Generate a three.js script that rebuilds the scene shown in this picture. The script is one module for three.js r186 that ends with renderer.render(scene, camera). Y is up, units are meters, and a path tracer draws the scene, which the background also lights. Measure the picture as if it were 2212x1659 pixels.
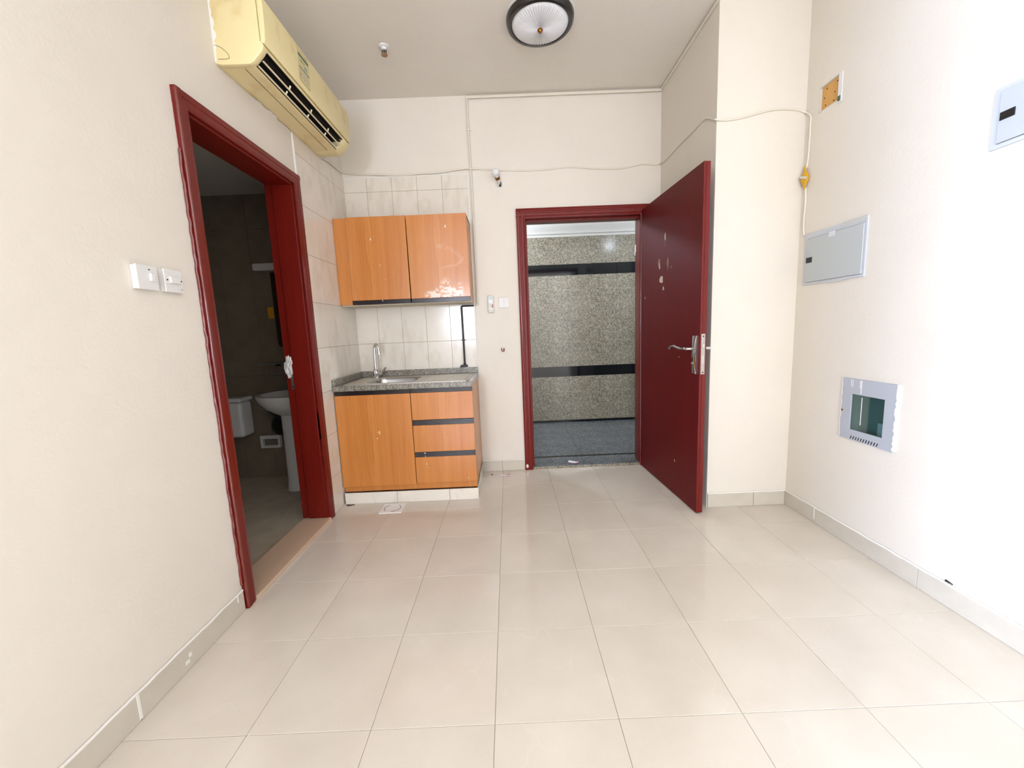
import * as THREE from 'three';
import { RoundedBoxGeometry } from 'three/addons/geometries/RoundedBoxGeometry.js';
import { mergeGeometries, toCreasedNormals } from 'three/addons/utils/BufferGeometryUtils.js';
import { RectAreaLightUniformsLib } from 'three/addons/lights/RectAreaLightUniformsLib.js';

// ───────────────────────── camera, sky, light, exposure
const scene = new THREE.Scene();
const camera = new THREE.PerspectiveCamera(2 * Math.atan(829.5 / 862.0) * 180 / Math.PI, 2212 / 1659, 0.05, 60);
camera.rotation.order = 'YXZ';
camera.rotation.set(-0.1361, -0.0042, -0.0410);
camera.position.set(1.2461, 1.2057, 3.3228);
scene.background = new THREE.Color(0.62, 0.8, 1.0);
scene.backgroundIntensity = 6;
const renderer = new THREE.WebGLRenderer();
renderer.toneMapping = THREE.LinearToneMapping;
renderer.toneMappingExposure = 1.06;
renderer.shadowMap.enabled = true;
RectAreaLightUniformsLib.init();

// daylight enters the room through the balcony window of the alcove behind the camera
const WIN = { x: -2.4, z0: 5.4, z1: 6.3, y0: 0.25, y1: 2.55 };
const daylight = new THREE.RectAreaLight(new THREE.Color(0.72, 0.91, 1.36), 94, WIN.z1 - WIN.z0 - 0.1, WIN.y1 - WIN.y0 - 0.1);
daylight.position.set(WIN.x + 0.03, (WIN.y0 + WIN.y1) / 2, (WIN.z0 + WIN.z1) / 2);
daylight.lookAt(10, (WIN.y0 + WIN.y1) / 2, (WIN.z0 + WIN.z1) / 2);
scene.add(daylight);
// and through the smaller window straight behind the camera, which the wall tiles and the floor mirror
const WIN2 = { x0: -0.45, x1: 0.45, y0: 1.0, y1: 2.2, z: 9.0 };
const backlight = new THREE.RectAreaLight(new THREE.Color(0.84, 0.93, 1.12), 45, WIN2.x1 - WIN2.x0 - 0.1, WIN2.y1 - WIN2.y0 - 0.1);
backlight.position.set((WIN2.x0 + WIN2.x1) / 2, (WIN2.y0 + WIN2.y1) / 2, WIN2.z - 0.03);
backlight.lookAt((WIN2.x0 + WIN2.x1) / 2, (WIN2.y0 + WIN2.y1) / 2, 0);
scene.add(backlight);

// ───────────────────────── constants (metres)
const H = 2.988, XR = 3.013, XP = 2.497, ZP = 0.851, ZREAR = 9.0, ZALC = 3.9;

// ───────────────────────── seeded noise and textures
let seed = 7;
const rnd = () => { seed = (seed * 1664525 + 1013904223) >>> 0; return seed / 4294967296; };
function hash(x, y, s) { let h = (x * 374761393 + y * 668265263 + s * 974634777) | 0; h = Math.imul(h ^ (h >>> 13), 1274126177); return ((h ^ (h >>> 16)) >>> 0) / 4294967296; }
function vnoise(x, y, px, py, s) {           // value noise that repeats every px, py cells
  const xi = Math.floor(x), yi = Math.floor(y), fx = x - xi, fy = y - yi;
  const u = fx * fx * (3 - 2 * fx), v = fy * fy * (3 - 2 * fy);
  const X0 = ((xi % px) + px) % px, X1 = (X0 + 1) % px, Y0 = ((yi % py) + py) % py, Y1 = (Y0 + 1) % py;
  const a = hash(X0, Y0, s), b = hash(X1, Y0, s), c = hash(X0, Y1, s), d = hash(X1, Y1, s);
  return a + (b - a) * u + (c - a) * v + (a - b - c + d) * u * v;
}
function fbm(u, v, fx, fy, oct, s) { let r = 0, a = 0.5, t = 0; for (let i = 0; i < oct; i++) { r += a * vnoise(u * fx, v * fy, fx, fy, s + i); t += a; a *= 0.5; fx *= 2; fy *= 2; } return r / t; }
const mix = (a, b, t) => a + (b - a) * t, clamp = (x, a = 0, b = 1) => Math.min(b, Math.max(a, x));
const sstep = (a, b, x) => { const t = clamp((x - a) / (b - a)); return t * t * (3 - 2 * t); };
function tex(w, h, size, fn, srgb = true) {   // fn(u, v) -> [r, g, b] in 0..255 (sRGB) or grey 0..1; size = metres covered [x, y]
  const d = new Uint8Array(w * h * 4);
  for (let j = 0; j < h; j++) for (let i = 0; i < w; i++) {
    const c = fn((i + 0.5) / w, (j + 0.5) / h), k = (j * w + i) * 4;
    if (srgb) { d[k] = clamp(c[0], 0, 255); d[k + 1] = clamp(c[1], 0, 255); d[k + 2] = clamp(c[2], 0, 255); } else d[k] = d[k + 1] = d[k + 2] = clamp(c) * 255;
    d[k + 3] = 255;
  }
  const t = new THREE.DataTexture(d, w, h, THREE.RGBAFormat);
  t.wrapS = t.wrapT = THREE.RepeatWrapping; t.magFilter = THREE.LinearFilter; t.minFilter = THREE.LinearMipmapLinearFilter; t.generateMipmaps = true;
  if (srgb) t.colorSpace = THREE.SRGBColorSpace;
  t.repeat.set(1 / size[0], 1 / size[1]); t.needsUpdate = true;
  return t;
}
const lerp3 = (a, b, t) => [mix(a[0], b[0], t), mix(a[1], b[1], t), mix(a[2], b[2], t)];
const S = (hex, rough = 0.5, extra = {}) => new THREE.MeshStandardMaterial({ color: hex, roughness: rough, ...extra });
const Ph = (o) => new THREE.MeshPhysicalMaterial(o);

const paintBump = tex(256, 256, [0.25, 0.25], (u, v) => fbm(u, v, 24, 24, 3, 11), false);
const paintMap = tex(256, 256, [1.7, 1.7], (u, v) => { const n = fbm(u, v, 5, 5, 5, 3) - 0.5; return [231 + n * 8, 221 + n * 8, 205 + n * 9]; });
const ceilMap = tex(256, 256, [1.7, 1.7], (u, v) => { const n = fbm(u, v, 5, 5, 5, 5) - 0.5; return [236 + n * 6, 228 + n * 6, 214 + n * 7]; });
const porcelain = (s) => tex(512, 512, [0.766, 0.766], (u, v) => {
  const n = fbm(u, v, 4, 4, 5, s), w = fbm(u, v, 6, 6, 4, s + 40), m = Math.abs(fbm(u, v, 3, 3, 4, s + 80) - 0.5);
  const vein = (1 - sstep(0, 0.018, m)) * 0.25 * sstep(0.45, 0.6, w);
  const g = (hash(u * 512 | 0, v * 512 | 0, s) - 0.5) * 4;
  const c = lerp3([214, 202, 184], [228, 217, 201], n);
  return [c[0] + vein * 10 + g, c[1] + vein * 10 + g, c[2] + vein * 10 + g];
});
const grainAt = (u, v, a, b, c, s, k) => {                                  // long grain along v
  const warp = fbm(u, v, 3, 2, 3, s) * 0.12, f1 = fbm(u + warp, v, 12, 1, 4, s + 3), f2 = fbm(u + warp * 0.5, v, 90, 3, 3, s + 9);
  const q = lerp3(a, b, clamp(f1 * 0.7 + f2 * 0.45 * k - 0.1)); return lerp3(q, c, f2 > 0.66 ? 0.35 * k : 0);
};
const grain = (a, b, c, s, k = 1) => tex(512, 512, [0.5, 1.2], (u, v) => grainAt(u, v, a, b, c, s, k));
// the right wall-cabinet door: same laminate with scraped glue residue and a wiped arc of dried film
function scrapedDoor() {
  const seg = (x, y, P) => { let d = 9; for (let i = 0; i < P.length - 1; i++) { const [ax, ay] = P[i], [bx, by] = P[i + 1], t = clamp(((x - ax) * (bx - ax) + (y - ay) * (by - ay)) / ((bx - ax) ** 2 + (by - ay) ** 2)); d = Math.min(d, Math.hypot(x - ax - t * (bx - ax), y - ay - t * (by - ay))); } return d; };
  const arc = [[0.76, 1.83], [0.83, 1.815], [0.885, 1.785], [0.925, 1.745], [0.93, 1.72], [0.9, 1.7]], low = [[0.78, 1.675], [0.84, 1.685], [0.89, 1.69], [0.915, 1.705]];
  const t = tex(640, 860, [0.44, 0.6], (u, v) => {
    const x = 0.5385 + u * 0.44, y = 1.46 + v * 0.6;
    let c = grainAt((x / 0.5) % 1, (y / 1.2) % 1, [188, 112, 48], [218, 146, 76], [170, 94, 36], 21, 1);
    const streak = fbm(u, v, 6, 40, 3, 301), n = fbm(u, v, 30, 44, 4, 305), big = fbm(u, v, 5, 6, 3, 309);
    const film = Math.max(1 - sstep(0.006, 0.022, seg(x, y, arc)), (1 - sstep(0.004, 0.012, seg(x, y, low)))) * sstep(0.25, 0.6, fbm(u, v, 30, 30, 3, 333));
    c = lerp3(c, [222, 170, 142], film * 0.42);
    const cx = (x - 0.785) / 0.155, top = 0.035 + 0.085 * Math.exp(-((x - 0.80) ** 2) / 0.004) + 0.05 * Math.exp(-((x - 0.91) ** 2) / 0.0012);
    const zone = (1 - sstep(0.8, 1.0, Math.abs(cx))) * (1 - sstep(top * 0.6, top * 1.25, y - 1.475));
    const m = zone * sstep(0.5, 0.56, n * 0.6 + streak * 0.25 + big * 0.2);
    return lerp3(c, [236, 214, 200], m * 0.85);
  });
  t.offset.set(-0.5385 / 0.44, -1.46 / 0.6); return t;
}
const beech = grain([188, 112, 48], [218, 146, 76], [170, 94, 36], 21);
const mahog = grain([104, 18, 11], [132, 31, 18], [72, 11, 8], 51, 0.7);
const mahogLeaf = grain([92, 10, 13], [106, 14, 16], [72, 8, 11], 61, 0.7);
const speck = (s, base, lite, dark, size, f) => tex(512, 512, size, (u, v) => {
  const a = fbm(u, v, f, f, 3, s), b = fbm(u, v, f * 2, f * 2, 2, s + 5), l = fbm(u, v, 4, 4, 3, s + 9);
  let c = lerp3(base, lite, sstep(0.42, 0.62, a)); c = lerp3(c, dark, sstep(0.58, 0.68, b)); const g = (l - 0.5) * 24;
  return [c[0] + g, c[1] + g, c[2] + g];
});
const worktopMap = speck(71, [128, 121, 107], [164, 157, 141], [74, 69, 62], [0.22, 0.22], 40);
const graniteMap = speck(81, [146, 136, 116], [168, 158, 137], [104, 99, 90], [0.62, 0.62], 44);
const greyGraniteMap = speck(91, [96, 100, 102], [126, 130, 132], [62, 66, 70], [0.5, 0.5], 60);
const wallTileMap = tex(256, 256, [0.6, 0.6], (u, v) => { const n = fbm(u, v, 5, 5, 4, 31), st = fbm(u, v, 9, 3, 4, 37); const k = sstep(0.52, 0.8, st) * 9; return [226 + n * 10 - k, 216 + n * 10 - k * 1.1, 200 + n * 10 - k * 1.3]; });
const acMap = tex(256, 256, [0.5, 0.5], (u, v) => { const n = fbm(u, v, 6, 6, 4, 44), st = sstep(0.55, 0.75, fbm(u, v, 4, 4, 4, 47)); return lerp3([232 + n * 8, 214 + n * 8, 158 + n * 10], [212, 182, 118], st * 0.45); });
const skirtMap = tex(256, 256, [0.6, 0.6], (u, v) => { const n = fbm(u, v, 6, 6, 4, 131); return [198 + n * 16, 188 + n * 16, 170 + n * 16]; });

const M = {
  wall: S(0xffffff, 0.62, { map: paintMap, bumpMap: paintBump, bumpScale: 0.0004 }),
  ceil: S(0xffffff, 0.85, { map: ceilMap, bumpMap: paintBump, bumpScale: 0.0004 }),
  grout: S(0xa09482, 0.9),
  wallGrout: S(0x8f8472, 0.9),
  tiles: [1, 2, 3].map((k) => S(0xffffff, 0.11, { map: porcelain(k * 17) })),
  wallTile: S(0xffffff, 0.14, { map: wallTileMap }),
  skirt: S(0xffffff, 0.22, { map: skirtMap }),
  whitePaint: S(0xf0eadf, 0.55),
  beech: S(0xffffff, 0.26, { map: beech }),
  beechScraped: S(0xffffff, 0.2, { map: scrapedDoor() }),
  beechEdge: S(0xb97436, 0.45),
  carcass: S(0xcdbfa6, 0.6),
  grip: Ph({ color: 0x2a201f, roughness: 0.28, metalness: 0.2, clearcoat: 0.4, clearcoatRoughness: 0.2 }),
  mahog: Ph({ map: mahog, roughness: 0.38, clearcoat: 0.15, clearcoatRoughness: 0.08, specularIntensity: 0.6 }),
  varnish: Ph({ map: mahog, roughness: 0.15, clearcoat: 1, clearcoatRoughness: 0.03 }),
  leaf: Ph({ map: mahogLeaf, roughness: 0.5, specularIntensity: 0.45 }),
  worktop: S(0xffffff, 0.2, { map: worktopMap }),
  granite: S(0xffffff, 0.17, { map: graniteMap }),
  greyGranite: S(0xffffff, 0.18, { map: greyGraniteMap }),
  blackGranite: S(0x0e1114, 0.08),
  steel: S(0xb9b7b2, 0.28, { metalness: 1 }),
  steelMatt: S(0xc9c3b8, 0.42, { metalness: 0.9 }),
  chrome: S(0xd6d6d6, 0.09, { metalness: 1 }),
  satin: S(0xb8b2a8, 0.35, { metalness: 0.9 }),
  ac: S(0xffffff, 0.42, { map: acMap }),
  acPale: S(0xeee3bf, 0.45),
  dark: S(0x15110f, 0.7),
  blackPlastic: S(0x171515, 0.4),
  blackPipe: S(0x221f1c, 0.45),
  white: S(0xe5e1da, 0.32),
  whiteDull: S(0xdcd6cc, 0.5),
  ceramic: S(0xe6e2da, 0.1),
  brass: S(0x8f5f28, 0.35, { metalness: 0.9 }),
  ring: Ph({ color: 0x17120f, roughness: 0.3, clearcoat: 0.5 }),
  opal: Ph({ color: 0xe9e7e6, roughness: 0.25, clearcoat: 0.3 }),
  panelGrey: S(0xbfc2bf, 0.42),
  panelPale: S(0xc9cbcd, 0.45),
  cream: S(0xe9dfcc, 0.55),
  yellow: S(0xd8a51f, 0.4),
  board: S(0xd9a45a, 0.7),
  marble: S(0xd6b99c, 0.3),
  glass: Ph({ color: 0xffffff, roughness: 0.03, transmission: 1, thickness: 0, ior: 1.5 }),
  mirror: S(0xbfc4c4, 0.04, { metalness: 1 }),
  paper: S(0xf0e8ea, 0.6),
  red: S(0xb0202c, 0.5),
};

// ───────────────────────── builders
const origin = new WeakMap(), used = new Map();
function numbered(n) { const k = used.get(n) ?? 0; used.set(n, k + 1); return k ? `${n}_${String(k).padStart(3, '0')}` : n; }
function uvMetres(g) {
  g = g.index ? g.toNonIndexed() : g;
  if (!g.attributes.normal) g.computeVertexNormals();
  const p = g.attributes.position, uv = new Float32Array(p.count * 2);
  const a = new THREE.Vector3(), b = new THREE.Vector3(), c = new THREE.Vector3(), n = new THREE.Vector3();
  for (let i = 0; i < p.count; i += 3) {
    a.fromBufferAttribute(p, i); b.fromBufferAttribute(p, i + 1); c.fromBufferAttribute(p, i + 2);
    n.subVectors(b, a).cross(c.clone().sub(a));
    const ax = Math.abs(n.x), ay = Math.abs(n.y), az = Math.abs(n.z);
    [a, b, c].forEach((v, k) => { const q = ax > ay && ax > az ? [v.z, v.y] : ay > az ? [v.x, v.z] : [v.x, v.y]; uv[(i + k) * 2] = q[0]; uv[(i + k) * 2 + 1] = q[1]; });
  }
  g.setAttribute('uv', new THREE.BufferAttribute(uv, 2));
  for (const k of Object.keys(g.attributes)) if (!['position', 'normal', 'uv'].includes(k)) g.deleteAttribute(k);
  return g;
}
const merge = (list) => list.length === 1 ? uvMetres(list[0]) : mergeGeometries(list.map(uvMetres));
function mesh(name, geo, mat, parent = scene, keepUV = false) {
  let g = Array.isArray(geo) ? merge(geo) : keepUV ? geo : uvMetres(geo);
  const o = new THREE.Mesh(g, mat); o.castShadow = o.receiveShadow = true;
  if (parent === scene) { o.name = numbered(name); origin.set(o, new THREE.Vector3()); } else {
    o.name = name; const at = origin.get(parent) ?? new THREE.Vector3(); g.translate(-at.x, -at.y, -at.z); origin.set(o, at);
  }
  parent.add(o); return o;
}
function thing(name, label, category, at, group) {
  const o = new THREE.Group(); o.name = numbered(name); o.position.set(...at); origin.set(o, new THREE.Vector3(...at));
  o.userData = { label, category }; if (group) o.userData.group = group; scene.add(o); return o;
}
const structure = (name, label, category, at = [0, 0, 0]) => { const o = thing(name, label, category, at); o.userData.kind = 'structure'; return o; };
function tag(o, label, category, group) { o.userData = { label, category }; if (group) o.userData.group = group; return o; }
function box(x0, x1, y0, y1, z0, z1, r = 0) {
  const w = x1 - x0, h = y1 - y0, d = z1 - z0;
  const g = r > 0 ? new RoundedBoxGeometry(w, h, d, 2, Math.min(r, w / 2.01, h / 2.01, d / 2.01)) : new THREE.BoxGeometry(w, h, d);
  return g.translate((x0 + x1) / 2, (y0 + y1) / 2, (z0 + z1) / 2);
}
const V = (x, y, z) => new THREE.Vector3(x, y, z);
function tube(pts, r, seg = 60, rs = 8, tension = 0.5) { return new THREE.TubeGeometry(new THREE.CatmullRomCurve3(pts.map((p) => V(...p)), false, 'catmullrom', tension), seg, r, rs, false); }
function rod(a, b, r0, r1 = r0, n = 20) {
  const A = V(...a), B = V(...b), g = new THREE.CylinderGeometry(r1, r0, A.distanceTo(B), n);
  g.applyQuaternion(new THREE.Quaternion().setFromUnitVectors(V(0, 1, 0), B.clone().sub(A).normalize()));
  return g.translate((A.x + B.x) / 2, (A.y + B.y) / 2, (A.z + B.z) / 2);
}
function rectShape(a0, a1, b0, b1) { const s = new THREE.Shape(); s.moveTo(a0, b0); s.lineTo(a1, b0); s.lineTo(a1, b1); s.lineTo(a0, b1); s.closePath(); return s; }
function rectHole(a0, a1, b0, b1) { const p = new THREE.Path(); p.moveTo(a0, b0); p.lineTo(a0, b1); p.lineTo(a1, b1); p.lineTo(a1, b0); p.closePath(); return p; }
function polyShape(pts) { const s = new THREE.Shape(); pts.forEach(([a, b], i) => i ? s.lineTo(a, b) : s.moveTo(a, b)); s.closePath(); return s; }
const flat = (g) => { const q = toCreasedNormals(g, 0.6); return q; };
// wall slab that faces z: shape in (x, y); wall slab that faces x: shape in (z, y)
function slabZ(x0, x1, y0, y1, z0, z1, holes = []) { const s = rectShape(x0, x1, y0, y1); holes.forEach((h) => s.holes.push(rectHole(...h))); return new THREE.ExtrudeGeometry(s, { depth: z1 - z0, bevelEnabled: false }).translate(0, 0, z0); }
function slabX(z0, z1, y0, y1, x0, x1, holes = []) {
  const s = rectShape(-z1, -z0, y0, y1); holes.forEach(([a, b, c, d]) => s.holes.push(rectHole(-b, -a, c, d)));
  return new THREE.ExtrudeGeometry(s, { depth: x1 - x0, bevelEnabled: false }).rotateY(Math.PI / 2).translate(x0, 0, 0);
}
// profile in (x, y) swept along z
function sweepZ(pts, z0, z1, bevel = 0) {
  const g = new THREE.ExtrudeGeometry(polyShape(pts), { depth: z1 - z0 - 2 * bevel, bevelEnabled: bevel > 0, bevelThickness: bevel, bevelSize: bevel, bevelOffset: -bevel, bevelSegments: 2 });
  return flat(g.translate(0, 0, z0 + bevel));
}
function sweepX(pts, x0, x1) { return flat(new THREE.ExtrudeGeometry(polyShape(pts.map(([z, y]) => [-z, y])), { depth: x1 - x0, bevelEnabled: false }).rotateY(Math.PI / 2).translate(x0, 0, 0)); }
function loft(rings, cap = false) {          // rings of Vector3, closed loops of one length
  const n = rings[0].length, pos = [];
  const tri = (a, b, c) => pos.push(a.x, a.y, a.z, b.x, b.y, b.z, c.x, c.y, c.z);
  for (let k = 0; k < rings.length - 1; k++) for (let i = 0; i < n; i++) { const j = (i + 1) % n, a = rings[k][i], b = rings[k][j], c = rings[k + 1][j], d = rings[k + 1][i]; tri(a, b, c); tri(a, c, d); }
  if (cap) { const l = rings[rings.length - 1], m = l.reduce((s, v) => s.add(v), V(0, 0, 0)).multiplyScalar(1 / n); for (let i = 0; i < n; i++) tri(l[i], l[(i + 1) % n], m); }
  const g = new THREE.BufferGeometry(); g.setAttribute('position', new THREE.Float32BufferAttribute(pos, 3)); g.computeVertexNormals(); return toCreasedNormals(g, 0.9);
}
function roundRing(x0, x1, z0, z1, r, y, n = 6) {
  const o = []; [[x1 - r, z1 - r, 0], [x0 + r, z1 - r, 1], [x0 + r, z0 + r, 2], [x1 - r, z0 + r, 3]].forEach(([cx, cz, q]) => { for (let i = 0; i <= n; i++) { const a = (q + i / n) * Math.PI / 2; o.push(V(cx + r * Math.cos(a), y, cz + r * Math.sin(a))); } });
  return o;
}
function lathe(pts, n = 48) { return flat(new THREE.LatheGeometry(pts.map(([r, y]) => new THREE.Vector2(r, y)), n)); }

// ───────────────────────── the room
{
  const f = structure('floor', 'polished beige porcelain tile floor of the room', 'floor');
  mesh('screed', [box(-0.165, XR + 0.19, -0.12, -0.0025, 0.0, ZREAR + 0.15), box(-2.55, -0.165, -0.12, -0.0025, ZALC, ZREAR + 0.15)], M.grout, f);
  const s = 0.3833, gap = 0.0006;
  for (let k = -10; k < 6; k++) for (let j = -3; j < 21; j++) {
    let x0 = 1.1552 + k * s, x1 = x0 + s, z0 = 1.0933 + j * s, z1 = z0 + s;
    const alcove = (z0 + z1) / 2 > ZALC + 0.1;
    x0 = Math.max(x0, alcove ? -2.4 : 0.0); x1 = Math.min(x1, XR); z0 = Math.max(z0, 0); z1 = Math.min(z1, ZREAR);
    if (x1 - x0 < 0.02 || z1 - z0 < 0.02) continue;
    mesh('tile', box(x0 + gap, x1 - gap, -0.012, 0, z0 + gap, z1 - gap, 0.0012), M.tiles[Math.floor(rnd() * 3)], f);
  }
}
{
  const c = structure('ceiling', 'plain cream painted ceiling', 'ceiling');
  mesh('slab', box(-2.6, XR + 0.2, H, H + 0.16, -0.14, ZREAR + 0.2), M.ceil, c);
}
const wallBack = structure('wall_back', 'cream painted end wall around the entry door, tiled behind the kitchenette', 'wall');
mesh('plaster', slabZ(-0.165, XP + 0.1, -0.12, H + 0.02, -0.14, 0, [[1.375, 2.375, -0.1, 2.112]]), M.wall, wallBack);
const wallLeft = structure('wall_left', 'long cream wall with the bathroom doorway, tiled near the corner', 'wall');
mesh('plaster', slabX(-0.14, ZALC, -0.12, H + 0.02, -0.165, 0, [[0.765, 1.63, -0.1, 2.15]]), M.wall, wallLeft);
{
  const w = structure('wall_right', 'cream right wall lit white by the window, with recessed panels', 'wall');
  mesh('plaster', slabX(ZP - 0.01, ZREAR + 0.2, -0.12, H + 0.02, XR, XR + 0.2, [[1.262, 1.53, 0.592, 0.868], [0.948, 1.082, 2.318, 2.448]]), M.wall, w);
  const p = structure('wall_pillar', 'cream boxed pillar between entry door and right wall', 'wall');
  mesh('plaster', box(XP, XR + 0.2, -0.12, H + 0.02, -0.14, ZP, 0.004), M.wall, p);
  const a = structure('wall_alcove', 'cream walls of the window alcove behind the viewer', 'wall');
  mesh('plaster', [box(-2.6, -0.165, -0.12, H + 0.02, ZALC - 0.15, ZALC), slabX(ZALC, ZREAR + 0.2, -0.12, H + 0.02, -2.6, -2.4, [[WIN.z0, WIN.z1, WIN.y0, WIN.y1]])], M.wall, a);
  const r = structure('wall_rear', 'cream rear wall behind the viewer', 'wall');
  mesh('plaster', slabZ(-2.6, XR + 0.2, -0.12, H + 0.02, ZREAR, ZREAR + 0.15, [[WIN2.x0, WIN2.x1, WIN2.y0, WIN2.y1]]), M.wall, r);
  const n2 = structure('window_2', 'small white framed window in the rear wall', 'window', [0, WIN2.y0, ZREAR + 0.08]);
  const f2 = (x0, x1, y0, y1) => box(x0, x1, y0, y1, ZREAR + 0.05, ZREAR + 0.1, 0.004);
  mesh('frame', [f2(WIN2.x0, WIN2.x0 + 0.05, WIN2.y0, WIN2.y1), f2(WIN2.x1 - 0.05, WIN2.x1, WIN2.y0, WIN2.y1), f2(WIN2.x0, WIN2.x1, WIN2.y0, WIN2.y0 + 0.05), f2(WIN2.x0, WIN2.x1, WIN2.y1 - 0.05, WIN2.y1)], M.white, n2);
  mesh('pane', box(WIN2.x0 + 0.05, WIN2.x1 - 0.05, WIN2.y0 + 0.05, WIN2.y1 - 0.05, ZREAR + 0.073, ZREAR + 0.077), M.glass, n2);
  const n = structure('window_1', 'white framed balcony window of the alcove', 'window', [-2.5, WIN.y0, (WIN.z0 + WIN.z1) / 2]);
  const fr = (z0, z1, y0, y1) => box(-2.54, -2.47, y0, y1, z0, z1, 0.004);
  const zm = (WIN.z0 + WIN.z1) / 2;
  mesh('frame', [fr(WIN.z0, WIN.z0 + 0.05, WIN.y0, WIN.y1), fr(WIN.z1 - 0.05, WIN.z1, WIN.y0, WIN.y1), fr(WIN.z0, WIN.z1, WIN.y0, WIN.y0 + 0.05), fr(WIN.z0, WIN.z1, WIN.y1 - 0.05, WIN.y1), fr(zm - 0.03, zm + 0.03, WIN.y0, WIN.y1)], M.white, n);
  for (const [a0, a1] of [[WIN.z0 + 0.05, zm - 0.03], [zm + 0.03, WIN.z1 - 0.05]]) mesh('pane', box(-2.507, -2.503, WIN.y0 + 0.05, WIN.y1 - 0.05, a0, a1), M.glass, n);
}
// wall tiles round the kitchenette, 0.197 x 0.295
{
  const rows = [-0.046, 0.249, 0.544, 0.839, 1.134, 1.429, 1.724, 2.019, 2.315, 2.425], g = 0.0009;
  mesh('tile_adhesive', box(0, 0.978, 0, 2.422, 0, 0.0055), M.wallGrout, wallBack);
  mesh('tile_adhesive', box(0, 0.0055, 0, 2.424, 0, 0.745), M.wallGrout, wallLeft);
  const cols = [0.006, 0.185, 0.381, 0.578, 0.775, 0.978];
  for (let r = 0; r < rows.length - 1; r++) {
    const y0 = Math.max(rows[r], 0.0), y1 = rows[r + 1];
    for (let c = 0; c < cols.length - 1; c++) {
      if (y1 < 0.9) continue;               // behind the base cabinet
      mesh('tile', box(cols[c] + g, cols[c + 1] - g, y0 + g, y1 - g, 0.001, 0.008, 0.0012), M.wallTile, wallBack);
    }
    for (let c = 0; c < 4; c++) {
      const z0 = [0.008, 0.185, 0.381, 0.578][c], z1 = [0.185, 0.381, 0.578, 0.742][c];
      mesh('tile', box(0.001, 0.008, y0 + g, y1 - g, z0 + g, z1 - g, 0.0012), M.wallTile, wallLeft);
    }
  }
  mesh('grout_edge', box(0, 0.0095, 2.18, 2.428, 0.741, 0.752, 0.003), M.whitePaint, wallLeft);
  mesh('grout_edge', box(0.976, 0.986, 0.91, 2.424, 0, 0.0095, 0.003), M.whitePaint, wallBack);
  mesh('grout_edge', box(0.0, 0.984, 2.42, 2.428, 0, 0.009, 0.003), M.whitePaint, wallBack);
}
// skirting tiles
function skirting(side, label, runs) {
  const b = structure('baseboard_' + side, label, 'skirting');
  const line = [];
  for (const [ax, at, pieces, dir] of runs) {
    for (let i = 0; i < pieces.length - 1; i++) {
      const a = pieces[i] + 0.001, e = pieces[i + 1] - 0.001, lo = Math.min(at, at + dir * 0.009), hi = Math.max(at, at + dir * 0.009);
      mesh('skirting_tile', ax === 'x' ? box(lo, hi, 0.0005, 0.094, a, e, 0.002) : box(a, e, 0.0005, 0.094, lo, hi, 0.002), M.skirt, b);
    }
    // uneven paint line that laps over the top edge of the tiles
    const a = pieces[0], e = pieces[pieces.length - 1], n = Math.max(8, Math.round((e - a) / 0.04)), pts = [];
    for (let i = 0; i <= n; i++) { const t = mix(a, e, i / n), q = at + dir * 0.005, y = 0.0945 + (rnd() - 0.5) * 0.004; pts.push(ax === 'x' ? [q, y, t] : [t, y, q]); }
    line.push(tube(pts, 0.0052, n * 3, 6));
  }
  mesh('paint_lap', line, M.whitePaint, b);
  return b;
}
const bbL = skirting('left', 'beige tile skirting along the near left wall', [['x', 0, [1.66, 2.177, 2.777, 3.377, 3.9], 1]]);
skirting('back', 'short beige tile skirting between kitchen cabinet and entry door', [['z', 0, [0.99, 1.15, 1.345], 1]]);
skirting('pillar', 'beige tile skirting at the foot of the pillar', [['z', ZP, [2.5, 2.8, 3.004], 1]]);
const bbR = skirting('right', 'beige tile skirting running along the bright right wall', [['x', XR, [ZP, 1.11, 1.71, 2.31, 2.91, 3.51, 4.11, 4.71, 5.31, 5.91, 6.51, 7.11, 7.71, 8.31, 9.0], -1]]);
{ // paint drips on the skirting
  const drip = (p, w, h, par, ax) => mesh('paint_drip', ax === 'x' ? box(p[0] - 0.001, p[0] + 0.001, p[1] - h, p[1], p[2] - w / 2, p[2] + w / 2, 0.0009) : box(p[0] - w / 2, p[0] + w / 2, p[1] - h, p[1], p[2] - 0.001, p[2] + 0.001, 0.0009), M.whitePaint, par);
  drip([0.0092, 0.092, 2.178], 0.010, 0.085, bbL, 'x'); drip([0.0092, 0.092, 1.70], 0.009, 0.03, bbL, 'x'); drip([0.0092, 0.06, 1.97], 0.012, 0.016, bbL, 'x'); drip([0.0092, 0.04, 1.985], 0.018, 0.014, bbL, 'x');
  drip([XR - 0.0092, 0.092, 1.112], 0.006, 0.07, bbR, 'x');
}

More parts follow.
